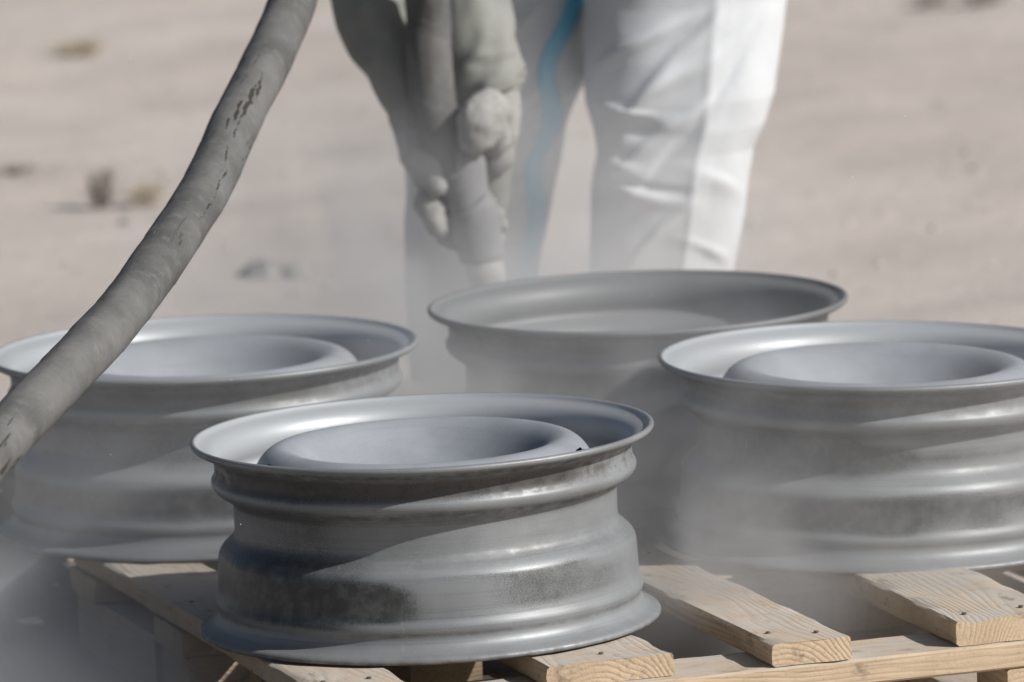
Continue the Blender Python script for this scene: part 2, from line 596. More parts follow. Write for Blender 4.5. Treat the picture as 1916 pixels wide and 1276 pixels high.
def make_pallet(label):
    t = thing('wooden_pallet', label, 'pallet', (0, 0, 0), (0, 0, PA), 'wooden pallets under the wheels')
    sd_ = 0
    for (u, w, th, dv) in DECK:
        sd_ += 1
        L = V1 - V0
        b = obj('deck_board', plank_mesh(L, w, th, 11 + sd_ * 5, 0.0015), WOOD, t)
        b.location = (u + w / 2, -((V0 + V1) / 2 + dv), 0.1165)
        b.rotation_euler = (0, 0, math.radians(random.uniform(-0.7, 0.7)))
        for (ra, rb) in ROWS:
            vv = (ra + rb) / 2
            for q in ((-0.27, 0.22) if sd_ in (1, 3, 4) else (0.05,)):
                na = obj('nail', NAILM, None, b)
                na.location = (w * (q + random.uniform(-.05, .05)), -(vv + dv) + (V0 + V1) / 2 + dv + random.uniform(-.02, .02), th + 0.0012 + 0.0015)
    for (ra, rb) in ROWS:
        sd_ += 1
        b = obj('cross_board', plank_mesh(1.46, rb - ra, 0.034, 71 + sd_ * 3, 0.0), WOOD, t)
        b.rotation_euler = (0, 0, PI / 2)
        b.location = (0.465, -(ra + rb) / 2, 0.0815)
        for (ua, ub) in BLK_U:
            sd_ += 1
            z0 = 0.0215 if ua > 0.5 else 0.0
            va, vb = ra + 0.003, rb - 0.003
            if ua < 0 and ra < -0.8:
                vb = -0.43                                  # block drawn out long so its shaded side covers a sunlit face
            k = obj('block', plank_mesh(vb - va, ub - ua, 0.0805 - z0, 7 + sd_, 0.0, 0.0012), WOOD, t)
            k.location = ((ua + ub) / 2, -(va + vb) / 2, z0)
    for (ua, ub) in BLK_U[2:]:
        sd_ += 1
        b = obj('bottom_board', plank_mesh(V1 - V0, ub - ua, 0.021, 3 + sd_, 0.0), WOOD, t)
        b.location = ((ua + ub) / 2, -(V0 + V1) / 2, 0.0)
    return t


NAILM.materials.append(NAIL)
pal = make_pallet('pale raw wooden pallet in front, carrying the nearest wheel and the right wheel')


def copy_tree(o, parent=None):
    c = o.copy()
    COL.objects.link(c)
    c.parent = parent
    for ch in list(o.children):
        copy_tree(ch, c)
    return c


pal2 = copy_tree(pal)
sh = 1.232
pal2.location = (-math.sin(PA) * sh + math.cos(PA) * 0.16, math.cos(PA) * sh + math.sin(PA) * 0.16, 0)
pal2['label'] = 'second pale wooden pallet, half hidden behind the front one beneath the dusty rear wheel'


# ------------------------------------------------------------------ steel wheels
def chaikin(p, n, closed):
    for _ in range(n):
        q = []
        m = len(p)
        for i in range(m if closed else m - 1):
            a, b = np.array(p[i]), np.array(p[(i + 1) % m])
            q += [tuple(a * .75 + b * .25), tuple(a * .25 + b * .75)]
        if not closed:
            q = [p[0]] + q + [p[-1]]
        p = q
    return p


RIM_OUT = [(0.2970, 0.2528), (0.3003, 0.2515), (0.3012, 0.2485), (0.2998, 0.2450), (0.2945, 0.2415), (0.2865, 0.2385), (0.2770, 0.2335), (0.2718, 0.2255),
           (0.2710, 0.2120), (0.2735, 0.2060), (0.2765, 0.2010), (0.2760, 0.1950), (0.2715, 0.1880), (0.2600, 0.1800), (0.2510, 0.1740), (0.2490, 0.1660),
           (0.2488, 0.1400), (0.2492, 0.1310), (0.2540, 0.1230), (0.2640, 0.1150), (0.2700, 0.1075), (0.2722, 0.0980), (0.2738, 0.0560),
           (0.2765, 0.0485), (0.2790, 0.0420), (0.2770, 0.0355), (0.2745, 0.0305), (0.2760, 0.0220), (0.2820, 0.0145), (0.2900, 0.0110), (0.2970, 0.0090), (0.3005, 0.0055), (0.3000, 0.0015), (0.2960, 0.0000)]
RIM_IN = [(0.2905, 0.0010), (0.2860, 0.0060), (0.2760, 0.0100), (0.2690, 0.0200), (0.2680, 0.0310), (0.2715, 0.0410), (0.2680, 0.0540), (0.2665, 0.0980),
          (0.2640, 0.1050), (0.2570, 0.1100), (0.2470, 0.1180), (0.2430, 0.1300), (0.2428, 0.1660), (0.2460, 0.1770), (0.2560, 0.1860), (0.2680, 0.1930),
          (0.2700, 0.2000), (0.2660, 0.2080), (0.2645, 0.2180), (0.2665, 0.2290), (0.2730, 0.2385), (0.2820, 0.2435), (0.2905, 0.2468), (0.2945, 0.2515)]
SEG = 224


def lathe(prof, closed, attr=None, skip=None, seg=SEG):
    m = len(prof)
    v, f = [], []
    for k in range(seg):
        a = 2 * PI * k / seg
        for (r, z) in prof:
            v.append((r * math.cos(a), r * math.sin(a), z))
    for k in range(seg):
        k2 = (k + 1) % seg
        for i in range(m if closed else m - 1):
            i2 = (i + 1) % m
            if skip and skip(2 * PI * (k + .5) / seg, (prof[i][0] + prof[i2][0]) / 2, (prof[i][1] + prof[i2][1]) / 2):
                continue
            f.append((k * m + i, k2 * m + i, k2 * m + i2, k * m + i2))
    return mesh('lathe', v, f)


def soft(x, a, b, w):
    """1 between a and b with soft shoulders w"""
    return max(0.0, min(1.0, (x - a + w) / (2 * w))) * max(0.0, min(1.0, (b + w - x) / (2 * w)))


def adiff(a, b):
    return (a - b + 180) % 360 - 180


def add_attrs(me, patches, edgef, inner=None):
    """patches: (theta centre deg, half width deg, z low, z high, amount) on the outside of the barrel"""
    n = len(me.vertices)
    mill_shade = np.zeros(n, dtype=np.float32)
    edge = np.zeros(n, dtype=np.float32)
    for i, v in enumerate(me.vertices):
        x, y, z = v.co
        r = math.hypot(x, y)
        th = math.degrees(math.atan2(y, x))
        s = 0.0
        for (tc, tw, z0, z1, am, w) in patches:
            d = abs(adiff(th, tc))
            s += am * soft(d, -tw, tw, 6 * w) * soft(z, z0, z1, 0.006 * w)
        mill_shade[i] = 0.0 if inner and inner(i) else s
        edge[i] = edgef(r, z, th) * (0.12 if inner and inner(i) else 1.0)
    inner_lit = np.array([1.0 if inner and inner(i) else 0.0 for i in range(n)], dtype=np.float32)
    for nm, arr in (('mill_shade', mill_shade), ('edge', edge), ('inner_lit', inner_lit)):
        at = me.attributes.new(nm, 'FLOAT', 'POINT')
        at.data.foreach_set('value', arr)


def rim_mesh(patches, dirty=1.0):
    po_ = chaikin(RIM_OUT, 1, False)
    prof = po_ + chaikin(RIM_IN, 1, False)
    npf, no_ = len(prof), len(po_)
    me = lathe(prof, True)

    def ef(r, z, th):
        e = 0.0
        if r > 0.280 and z > 0.234:
            e = 0.75 * soft(z, 0.22, 0.2435, 0.003) + 0.12
        elif z > 0.203 and r > 0.2695:
            e = 0.9 * soft(z, 0.205, 0.236, 0.008)
        elif r > 0.29 and z < 0.012:
            e = 0.9 * (1 - z / 0.012)
        elif 0.17 < z < 0.192 and r > 0.247:
            e = 0.35 + 0.6 * soft(z, 0.181, 0.187, 0.002)
        elif 0.115 < z < 0.135 and r > 0.247:
            e = 0.3
        elif 0.03 < z < 0.037 and r > 0.273:
            e = 0.45
        return e * dirty
    add_attrs(me, patches, ef, lambda i: i % npf >= no_)
    return me


def disc_mesh(flip):
    if flip:
        prof = [(0.2425, 0.122), (0.236, 0.104), (0.226, 0.078), (0.212, 0.054), (0.196, 0.040), (0.178, 0.036), (0.160, 0.042), (0.146, 0.062), (0.136, 0.084), (0.126, 0.094), (0.112, 0.096), (0.090, 0.096), (0.082, 0.096)]
        hole_r, hole_z = 0.228, 0.085
    else:
        prof = [(0.2425, 0.135), (0.238, 0.152), (0.2315, 0.178), (0.2235, 0.203), (0.213, 0.2235), (0.200, 0.2355), (0.186, 0.2400), (0.174, 0.2375), (0.162, 0.2310), (0.150, 0.2200), (0.136, 0.2060), (0.122, 0.1940), (0.110, 0.1865), (0.100, 0.1840), (0.090, 0.1835), (0.082, 0.1835)]
        hole_r, hole_z = 0.2235, 0.197
    up = chaikin(prof, 2, False)
    # thickness below the visible face
    lo = []
    for i, (r, z) in enumerate(up):
        a = np.array(up[max(i - 1, 0)]); b = np.array(up[min(i + 1, len(up) - 1)])
        t = (b - a) / (np.linalg.norm(b - a) + 1e-9)
        nrm = np.array([-t[1], t[0]])
        nrm = nrm if (nrm[1] < 0 or (abs(nrm[1]) < .2 and nrm[0] < 0)) else -nrm
        lo.append((r + nrm[0] * 0.009, z + nrm[1] * 0.009))
    closed = up + lo[::-1]

    def skip(a, r, z):
        k = (a / (2 * PI) * 10 + 0.02) % 1.0
        d = (k - 0.5) * 2 * PI / 10 * hole_r
        s = math.hypot(r - hole_r, z - hole_z) * (1 if z > hole_z else -1)
        return (d / 0.030) ** 2 + (s / (0.022 if flip else 0.036)) ** 2 < 1
    me = lathe(closed, True, skip=skip, seg=320)
    add_attrs(me, [], lambda r, z, th: 0.0)
    return me


def make_wheel(x, y, z, rotz, tilt, label, patches, flip=False, dirty=1.0, mat=None):
    t = thing('steel_wheel', label, 'wheel', (x, y, z), (0, 0, 0), 'bare steel truck wheels being blasted')
    # tilt about the board direction, then spin about its own axis
    t.rotation_euler = (Matrix.Rotation(tilt[1], 3, 'X') @ Matrix.Rotation(tilt[0], 3, 'Y') @ Matrix.Rotation(0, 3, 'Z')).to_euler()
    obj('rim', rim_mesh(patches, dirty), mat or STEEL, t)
    d = obj('disc', disc_mesh(flip), STEEL_DULL if flip else DISC, t)
    d.rotation_euler = (0, 0, rotz)
    return t


DZ = 0.1475
# patches: theta centre, half width, z0, z1, amount, softness
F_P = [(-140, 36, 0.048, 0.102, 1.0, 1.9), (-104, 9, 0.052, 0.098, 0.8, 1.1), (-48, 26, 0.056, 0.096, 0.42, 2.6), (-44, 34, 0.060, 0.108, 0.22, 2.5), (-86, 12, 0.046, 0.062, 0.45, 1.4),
       (-88, 5, 0.060, 0.085, 0.42, 1.3), (-150, 40, 0.036, 0.050, 0.5, 1.2), (-100, 60, 0.205, 0.234, 0.8, 1.3), (-66, 26, 0.101, 0.110, 0.5, 1.0), (-54, 14, 0.120, 0.132, 0.55, 1.0),  # the patch under the lip is grime and painted lip shadow together
       (-160, 50, 0.104, 0.200, 0.55, 2.4), (-150, 50, 0.104, 0.128, 0.25, 1.6), (150, 40, 0.050, 0.100, 0.7, 1.6), (90, 40, 0.05, 0.1, 0.5, 1.6)]  # left drop-centre patches paint the shaded side darker, over old scale
R_P = [(-118, 36, 0.052, 0.098, 1.0, 1.5), (-72, 11, 0.070, 0.102, 0.95, 1.7), (-88, 10, 0.045, 0.064, 0.3, 1.5), (-62, 12, 0.050, 0.066, 0.85, 1.5),
       (-46, 14, 0.070, 0.1, 0.9, 1.5), (-75, 40, 0.137, 0.16, 0.7, 1.8), (-140, 50, 0.12, 0.19, 0.7, 1.8), (-130, 40, 0.205, 0.23, 0.5, 1.4)]
L_P = [(-110, 75, 0.052, 0.098, 0.85, 1.8), (-110, 70, 0.12, 0.185, 0.5, 2.0), (-110, 60, 0.200, 0.234, 0.6, 1.4)]
B_P = [(-110, 80, 0.12, 0.19, 0.75, 1.8), (-120, 80, 0.05, 0.10, 0.7, 1.8), (-110, 60, 0.2, 0.23, 0.5, 1.5)]
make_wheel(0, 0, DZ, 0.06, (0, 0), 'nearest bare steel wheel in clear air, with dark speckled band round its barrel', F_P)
make_wheel(-0.3, 0.825, DZ - 0.001, 1.1, (math.radians(0.2), 0), 'steel wheel at left with the thick blasting hose passing in front of it', L_P, dirty=0.7)
make_wheel(0.314, 1.070, DZ - 0.001, 0.5, (math.radians(0.6), 0), 'rearmost steel wheel in the dust below the nozzle, hollow with no raised disc', B_P, True, 1.0, STEEL_DULL)
make_wheel(0.618, 0.480, DZ - 0.002, 0.8, (math.radians(1.8), 0), 'steel wheel at right, cut off by the photo edge, with shiny blasted patches', R_P, dirty=0.5)


# ------------------------------------------------------------------ blasting hose and nozzle
hose_t = thing('blasting_hose', 'thick grey cracked rubber hose rising from lower left to the gloved hands', 'hose', tuple(P(10, 815, -0.6)))
HY = 1.62
pts = [(-0.95, -2.6, 0.034), (-0.86, -2.0, 0.10), (-0.70, -1.35, 0.33), P(-60, 900, -.8), P(10, 815, -.6), P(130, 690, -.35), P(235, 575, -.1), P(330, 440, .15),
       P(392, 340, .35), P(446, 220, .55), P(502, 110, .75), P(548, 0, .9), (-0.125, 1.02, 0.955), (-0.075, 1.22, 1.03), (-0.02, 1.42, 1.02), (0.02, 1.56, 0.93),
       P(800, 0, HY), P(803, 100, HY), P(812, 200, HY), P(836, 285, HY), P(852, 330, HY)]
path = catmull(pts, 640)
loc = Vector(hose_t.location)
path = [p - loc for p in path]
Lc = [0]
for a, b in zip(path[:-1], path[1:]):
    Lc.append(Lc[-1] + (b - a).length)


def hose_r(i, a):
    s = Lc[i]
    r = 0.0333 * (1 + 0.035 * nz(s * 9, 2.2, 5.0) + 0.02 * nz(s * 28, math.cos(a) * 1.5, math.sin(a) * 1.5) + 0.022 * nz(s * 7, math.cos(a) * 2, math.sin(a) * 2 + 8))
    ph = (s * 8 + a / (2 * PI)) % 1.0
    r += 0.0007 * (1 - ph)
    return r * math.cos(a), r * math.sin(a)


hv, hf, huv = tube_vf(path, hose_r, 120)
hm = mesh('hose', hv, hf)
put_uv(hm, huv)
ck = np.zeros(len(hv), dtype=np.float32)
for i in range(len(path)):
    pz = (path[i] + loc).z
    if path[i].y + loc.y > 1.0 or not 0.62 < pz < 0.82:
        continue
    ring = [hv[i * 120 + k].y for k in range(120)]
    kf = min(range(120), key=lambda k: ring[k])
    s_ = Lc[i]
    for k in range(120):
        # a long ragged split along the camera side, worn strokes above it, a short scuff on either flank
        d = ((k - kf + 60) % 120 - 60) / 120 * 0.209
        w1 = 0.005 * nz(s_ * 14, 1.0, 3.0) + 0.0022 * nz(s_ * 70, 4.0, 1.0)
        d1 = d - 0.003 - w1 + 0.10 * (pz - 0.70)
        a1 = soft(pz, 0.650, 0.742, 0.008) * math.exp(-(d1 / 0.0021) ** 2) * (0.62 + 0.55 * nz(s_ * 30, 7.0, 1.0))
        a2 = 0.0
        for q_, lo_, hi_, wd in ((0.0, 0.735, 0.765, .0040), (0.008, 0.752, 0.775, .0030), (-0.009, 0.728, 0.750, .0032), (-0.017, 0.72, 0.733, .003)):
            dd = d1 - q_ + 0.12 * (pz - 0.75)
            a2 = max(a2, soft(pz, lo_, hi_, 0.007) * math.exp(-(dd / wd) ** 2) * (0.8 + 0.7 * nz(s_ * 55, k * .35, q_ * 90)))
        d4 = d - 0.036 - w1
        a4 = soft(pz, 0.690, 0.735, 0.01) * math.exp(-(d4 / 0.004) ** 2) * (0.35 + 0.9 * nz(s_ * 50, 9.0, k * .2))
        ck[i * 120 + k] = max(a1, a2, a4, 0)
hm.attributes.new('crack', 'FLOAT', 'POINT').data.foreach_set('value', ck)
obj('hose_tube', hm, HOSE, hose_t)


def revolve_path(pts_r, seg=28, n=None):
    pth = catmull([p for p, _ in pts_r], n or len(pts_r) * 5)
    rad = [r for _, r in pts_r]
    m = len(pth)
    rr = [float(np.interp(i / (m - 1) * (len(rad) - 1), range(len(rad)), rad)) for i in range(m)]
    return tube_vf(pth, lambda i, a: (rr[i] * math.cos(a), rr[i] * math.sin(a)), seg)


q = lambda x, y, dy=0.0: P(x, y, HY + dy) - loc
v, f, _ = revolve_path([(q(850, 282), 0.028), (q(862, 292), 0.0325), (q(866, 303), 0.0345), (q(870, 345), 0.0340), (q(875, 375), 0.0335), (q(878, 384), 0.0340), (q(881, 390), 0.0395), (q(888, 420), 0.0385), (q(896, 455), 0.0360), (q(903, 482), 0.0335), (q(904, 488), 0.0250)])
obj('nozzle_holder', mesh('holder', v, f), NOZZLE, hose_t)
v, f, _ = revolve_path([(q(902, 478), 0.0235), (q(904, 490), 0.0275), (q(906, 498), 0.0280), (q(910, 512), 0.0280), (q(916, 540), 0.0265), (q(917, 545), 0.012)])
obj('nozzle_tip', mesh('tip', v, f), TIP, hose_t)


# ------------------------------------------------------------------ worker
LY = 2.02
pe = thing('person', 'worker in white coverall bending forward to hold the blasting nozzle in gloved hands', 'person', (0.26, LY, 0))
PO = Vector(pe.location)
E = lambda *a: Vector(a) - PO
hipL, hipR = E(.17, 2.22, .93), E(.38, 2.20, .93)
kneeL, kneeR = E(.115, 2.15, .50), E(.405, 2.03, .50)
ankL, ankR = E(.085, 2.23, .09), E(.375, 2.11, .09)
shL, shR = E(.055, 1.85, 1.27), E(.43, 1.90, 1.27)
elL, elR = E(-.10, 1.80, .97), E(.20, 1.80, .985)
wrL, wrR = P(772, 235, 1.70) - PO, P(912, 175, 1.68) - PO
neck, head = E(.22, 1.70, 1.40), E(.20, 1.60, 1.50)
chains = [([hipL, kneeL, ankL], [.085, .055, .038]), ([hipR, kneeR, ankR], [.085, .055, .038]),
          ([ankL, E(.075, 2.11, .05), E(.07, 2.03, .04)], [.038, .036, .028]), ([ankR, E(.385, 1.99, .05), E(.39, 1.91, .04)], [.038, .036, .028]),
          ([E(.27, 2.22, .93), E(.27, 2.12, 1.10), E(.245, 1.92, 1.27), neck], [.14, .12, .13, .06]),
          ([E(.21, 2.2, .93), E(.33, 2.2, .93)], [.12, .12]), ([shL, E(.24, 1.88, 1.29), shR], [.075, .1, .075]),
          ([shL, elL, P(712, 30, 1.735) - PO, wrL], [.06, .042, .036, .026]), ([shR, elR + Vector((-.05, 0, 0)), P(866, 0, 1.74) - PO, wrR], [.06, .042, .036, .028]),
          ([neck, head], [.055, .06]), ([head + Vector((0, 0.02, 0.03)), head + Vector((0, -.01, -.02))], [.095, .085]), ([head + Vector((0, -.06, -.05)), head + Vector((0, -.03, -.09))], [.05, .05]),
          ([head + Vector((0, -.10, -.02)), head + Vector((0, -.115, -.05))], [.011, .017]),
          ([head + Vector((.092, .01, .01)), head + Vector((.095, .015, -.03))], [.018, .014]), ([head + Vector((-.092, .01, .01)), head + Vector((-.095, .015, -.03))], [.018, .014])]
obj('body', blob('body', chains, 0.009, 4), SKIN, pe)


def loft_leg(rows, crease, seed, dY=0.0, flat=0.80, seg=160, nrow=240, creases=(), lean=0.03):
    """rows: (photo y, x left, x right) of the trouser leg outline, top to bottom"""
    ys = [r[0] for r in rows]
    v, f = [], []
    y0, y1 = rows[0][0], rows[-1][0]
    for i in range(nrow):
        y = y0 + (y1 - y0) * i / (nrow - 1)
        xl, xr = np.interp(y, ys, [r[1] for r in rows]), np.interp(y, ys, [r[2] for r in rows])
        Yc = LY + dY + lean * max(0, (280 - y) / 280) * 1.2 + 0.02 * max(0, (y - 330) / 250)
        a_, b_ = P(xl, y, Yc), P(xr, y, Yc)
        c = (a_ + b_) / 2
        hw = (b_ - a_).length / 2
        hy = max(0.075, hw * flat) if hw < 0.2 else hw * 0.75
        for k in range(seg):
            a = 2 * PI * k / seg
            ca, sa = math.cos(a), math.sin(a)
            e = 0.86
            cx = math.copysign(abs(ca) ** e, ca); sy = math.copysign(abs(sa) ** e, sa)
            d = 0.0
            deg = math.degrees(a)
            if crease is not None:
                dd = abs(adiff(deg, crease))
                d += 0.006 * max(0, 1 - dd / 15) ** 1.3 + 0.0022 * max(0, 1 - dd / 3.2)
            # folds
            for (fa, fy, slope, wid, amp, rng) in creases:
                t = (y - fy) - slope * adiff(deg, fa)
                w = math.exp(-(adiff(deg, fa) / rng) ** 2)
                tt = t / wid
                d += amp * w * 0.85 * (math.exp(-(tt / 0.8) ** 2) if tt < 0 else math.exp(-(tt / 1.5) ** 2))
            d += 0.0040 * nz(seed + ca * 1.1, sa * 1.6, y * 0.010 + adiff(deg, -90) * 0.012) + 0.0014 * nz(seed + ca * 2.2, sa * 2.2, y * 0.016 - adiff(deg, -90) * 0.02)
            v.append(c + Vector((cx * (hw + d * 0.5 * abs(ca)), 0, 0)) + Vector((cx * d * 0.4, sy * (hy + d), 0)) - PO)
    for i in range(nrow - 1):
        for k in range(seg):
            k2 = (k + 1) % seg
            f.append((i * seg + k, (i + 1) * seg + k, (i + 1) * seg + k2, i * seg + k2))
    return v, f


RL = [(-260, 1075, 1520), (-130, 1085, 1500), (0, 1095, 1472), (100, 1093, 1460), (180, 1096, 1450), (235, 1108, 1432), (280, 1115, 1408), (330, 1108, 1400), (400, 1106, 1393), (470, 1102, 1380), (515, 1100, 1370), (640, 1096, 1362), (810, 1095, 1368)]
LL = [(-260, 765, 1130), (-130, 762, 1112), (0, 760, 1100), (60, 760, 1097), (120, 760, 1096), (165, 760, 1092), (200, 760, 1074), (235, 760, 1060), (300, 758, 1050), (380, 757, 1034), (450, 757, 1020), (515, 757, 1007), (640, 765, 1010), (810, 770, 1020)]
# (angle of fold centre, photo y, px per degree, width px, amplitude m, angular reach)
RC = [(-118, 60, -1.5, 14, 0.016, 26), (-108, 150, -1.9, 16, 0.014, 30), (-128, 185, 0.5, 7, 0.012, 18), (-120, 215, 0.8, 16, -0.012, 22), (-105, 240, -2.2, 14, 0.012, 26),
      (-112, 345, 0.7, 12, 0.012, 24), (-112, 330, 0.5, 9, -0.008, 24), (-100, 430, -3.2, 16, 0.012, 22), (-55, 330, 1.0, 14, 0.006, 24), (-60, 455, 0.9, 11, 0.006, 22), (-58, 472, 1.2, 11, -0.004, 22),
      (-95, 90, -4.2, 20, 0.010, 34), (-75, 170, -5.0, 22, -0.010, 30), (-135, 290, 0.6, 14, 0.012, 20)]
LC = [(-40, 165, -2.0, 18, 0.02, 24), (-60, 220, -2.5, 18, -0.012, 26), (-55, 120, -3, 20, 0.012, 30), (-90, 60, -2.5, 24, 0.012, 40), (-60, 320, -2.0, 18, 0.01, 30), (-70, 430, -2.6, 22, 0.012, 30), (-120, 380, 1.0, 20, 0.01, 30)]
v1, f1 = loft_leg(RL, -78, 3.3, creases=RC)
v2, f2 = loft_leg(LL, None, 8.1, 0.12, creases=LC)
b = len(v1)
cv = v1 + v2
cf = f1 + [tuple(i + b for i in q_) for q_ in f2]
# seat and upper body of the coverall
tp = catmull([E(.27, 2.14, .80), E(.27, 2.20, .90), E(.27, 2.17, 1.02), E(.265, 2.08, 1.15), E(.25, 1.95, 1.29), E(.235, 1.82, 1.37), E(.23, 1.75, 1.41)], 40)
tr = [(0, .20), (.18, .215), (.4, .205), (.65, .215), (.82, .19), (.93, .12), (1, .075)]


def tor(i, a):
    t = i / 39
    r = interp(tr, t) * (1 + 0.05 * nz(math.cos(a) * 2, math.sin(a) * 2, t * 6))
    return r * 0.72 * math.cos(a), r * math.sin(a)


v3, f3, _ = tube_vf(tp, tor, 48, True, Vector((0, 1, 0)), len(cv))
cv += v3; cf += f3
cov_me = mesh('coverall', cv, cf)
obj('coverall', cov_me, WHITE, pe)

# blue strip lying on the shaded leg
bvh = BVHTree.FromPolygons([Vector(p) for p in cv], [tuple(q_) for q_ in cf])
mid = [(-60, 1110, 30), (0, 1078, 30), (40, 1060, 33), (90, 1036, 36), (130, 1026, 34), (170, 1028, 34), (205, 1034, 36), (240, 1030, 36), (270, 1016, 33), (300, 1003, 31), (340, 1002, 33), (380, 1005, 34), (430, 1002, 34), (480, 996, 33), (515, 994, 30), (560, 990, 30), (700, 992, 30)]
sv, sf = [], []
row = 0
for y in np.linspace(-60, 700, 110):
    xc = np.interp(y, [m_[0] for m_ in mid], [m_[1] for m_ in mid]); w = np.interp(y, [m_[0] for m_ in mid], [m_[2] for m_ in mid])
    xc += 3 * math.sin(y * .035)
    pts_ = []
    for k in range(5):
        x = xc + (k / 4 - .5) * w
        o_ = P(x, y, 1.3)
        dr = (o_ - CAM).normalized()
        h = bvh.ray_cast(o_ - PO, dr)
        pts_.append(h[0] - dr * 0.003 if h[0] else P(x, y, 1.95) - PO)
    sv += pts_
    row += 1
for i in range(row - 1):
    for k in range(4):
        sf.append((i * 5 + k, (i + 1) * 5 + k, (i + 1) * 5 + k + 1, i * 5 + k + 1))
# smooth the depth so that the tape bridges small folds
sv = [Vector(p) for p in sv]
for _ in range(4):
    ny = [p.y for p in sv]
    for i in range(1, row - 1):
        for k in range(5):
            ny[i * 5 + k] = min(sv[i * 5 + k].y, (sv[(i - 1) * 5 + k].y + sv[(i + 1) * 5 + k].y + 2 * sv[i * 5 + k].y) / 4)
    for p, y_ in zip(sv, ny):
        p.y = y_
bs = obj('blue_strip', mesh('strip', sv, sf), BLUE, pe)
so_ = bs.modifiers.new('thick', 'SOLIDIFY'); so_.thickness = 0.0016; so_.offset = -1


def sleeve(pts_r, seed, fold=0.006, seg=44, n=90):
    pth = catmull([p for p, _ in pts_r], n)
    rad = [r for _, r in pts_r]

    def rf(i, a):
        t = i / (n - 1)
        r = float(np.interp(t * (len(rad) - 1), range(len(rad)), rad))
        ca, sa = math.cos(a), math.sin(a)
        d = fold * (nz(seed + ca * 1.2, sa * 1.2, t * 9 + ca) + 0.6 * nz(seed + ca * 2.4, sa * 2.4, t * 20 + sa * 2))
        return (r + d) * ca, (r + d) * sa
    v_, f_, _ = tube_vf(pth, rf, seg, True, Vector((0, 1, 0)))
    return v_, f_


def join(parts):
    V, Fc = [], []
    for v_, f_ in parts:
        b_ = len(V)
        V += list(v_); Fc += [tuple(i + b_ for i in q_) for q_ in f_]
    return V, Fc


s1 = sleeve([(shL + Vector((.05, .05, .02)), .10), (shL, .092), ((shL + elL) / 2, .080), (elL, .082), (P(700, -60, 1.76) - PO, .078), (P(712, 30, 1.735) - PO, .070), (P(742, 120, 1.71) - PO, .050), (P(768, 200, 1.70) - PO, .036), (P(778, 235, 1.695) - PO, .034)], 2.0)
s2 = sleeve([(shR + Vector((-.05, .05, .02)), .10), (shR, .092), ((shR + elR) / 2, .085), (elR + Vector((-.05, 0, 0)), .080), (P(855, -90, 1.77) - PO, .064), (P(866, 0, 1.74) - PO, .062), (P(890, 75, 1.715) - PO, .062), (P(902, 120, 1.705) - PO, .0600), (P(908, 148, 1.70) - PO, .0600), (P(912, 166, 1.70) - PO, .0575), (P(913, 174, 1.70) - PO, .046)], 6.0, 0.009)
jv, jf = join([s1, s2])
obj('sleeves', mesh('sleeves', jv, jf), OLIVE, pe)


# gloves: palm, four unequal fingers and a thumb, closed round the hose and the nozzle
def wrinkle(p):
    return 0.0032 * nz(p.x * 50, p.y * 50, p.z * 50) + 0.0016 * nz(p.x * 140, p.y * 140, p.z * 140)


G = lambda x, y, dy: P(x, y, HY + dy) - PO
# hand on the photo's right: gripping hose just above the holder, thumb over the front
gr = [([G(918, 170, .075), G(922, 215, .07), G(922, 270, .062)], [.046, .043, .036]),                 # cuff to back of the hand
      ([G(930, 215, .05), G(928, 290, .05)], [.034, .030]),
      ([G(928, 215, .020), G(912, 206, -.020), G(896, 226, -.040), G(888, 258, -.042)], [.030, .031, .0335, .026]),   # thumb
      ([G(925, 262, .01), G(918, 236, -.022), G(906, 260, -.034)], [.026, .024, .018]),
      ([G(918, 225, .075), G(860, 232, .062), G(800, 250, .040), G(788, 268, .012)], [.021, .019, .017, .014]),  # fingers behind the hose
      ([G(920, 255, .075), G(862, 268, .066), G(806, 285, .048), G(790, 300, .018)], [.022, .020, .018, .015]),
      ([G(922, 285, .072), G(868, 305, .066), G(826, 322, .052), G(806, 335, .030)], [.021, .019, .017, .014]),
      ([G(924, 310, .068), G(880, 335, .060), G(842, 352, .050), G(822, 362, .034)], [.019, .017, .015, .012])]
obj('glove', blob('glove', gr, 0.0038, 4, 0.5, wrinkle), GLOVE, pe)
# loose gauntlet hanging beside the holder
ga = sleeve([(P(910, 150, 1.70) - PO, .046), (P(911, 185, 1.705) - PO, .0495), (P(913, 230, 1.71) - PO, .0475), (P(916, 290, 1.71) - PO, .0385), (P(918, 350, 1.70) - PO, .0300), (P(920, 410, 1.695) - PO, .0215), (P(922, 450, 1.69) - PO, .015), (P(926, 490, 1.685) - PO, .007)], 9.0, 0.0035)
obj('gauntlet', mesh('gauntlet', *ga), OLIVE, pe)
# hand on the photo's left: behind the holder, two fingertips showing at its left side
gl = [([G(778, 225, .075), G(790, 280, .062), G(815, 335, .055)], [.034, .036, .032]),
      ([G(812, 300, .055), G(826, 400, .050)], [.032, .026]),
      ([G(785, 268, .045), G(788, 292, .012), G(803, 312, -.012), G(818, 346, -.020)], [.023, .024, .0225, .0180]),   # thumb, lit
      ([G(812, 375, .045), G(800, 378, .012), G(808, 398, -.012), G(818, 428, -.018)], [.021, .0215, .0205, .0160]),   # forefinger
      ([G(826, 400, .05), G(850, 405, .052), G(905, 400, .046), G(930, 398, .012)], [.018, .017, .015, .012]),
      ([G(830, 420, .05), G(855, 430, .052), G(912, 428, .046), G(938, 424, .014)], [.017, .016, .014, .011]),
      ([G(832, 445, .05), G(860, 455, .050), G(915, 452, .040), G(934, 448, .016)], [.015, .014, .013, .010])]
obj('glove', blob('glove', gl, 0.0036, 4, 0.5, wrinkle), GLOVE, pe)
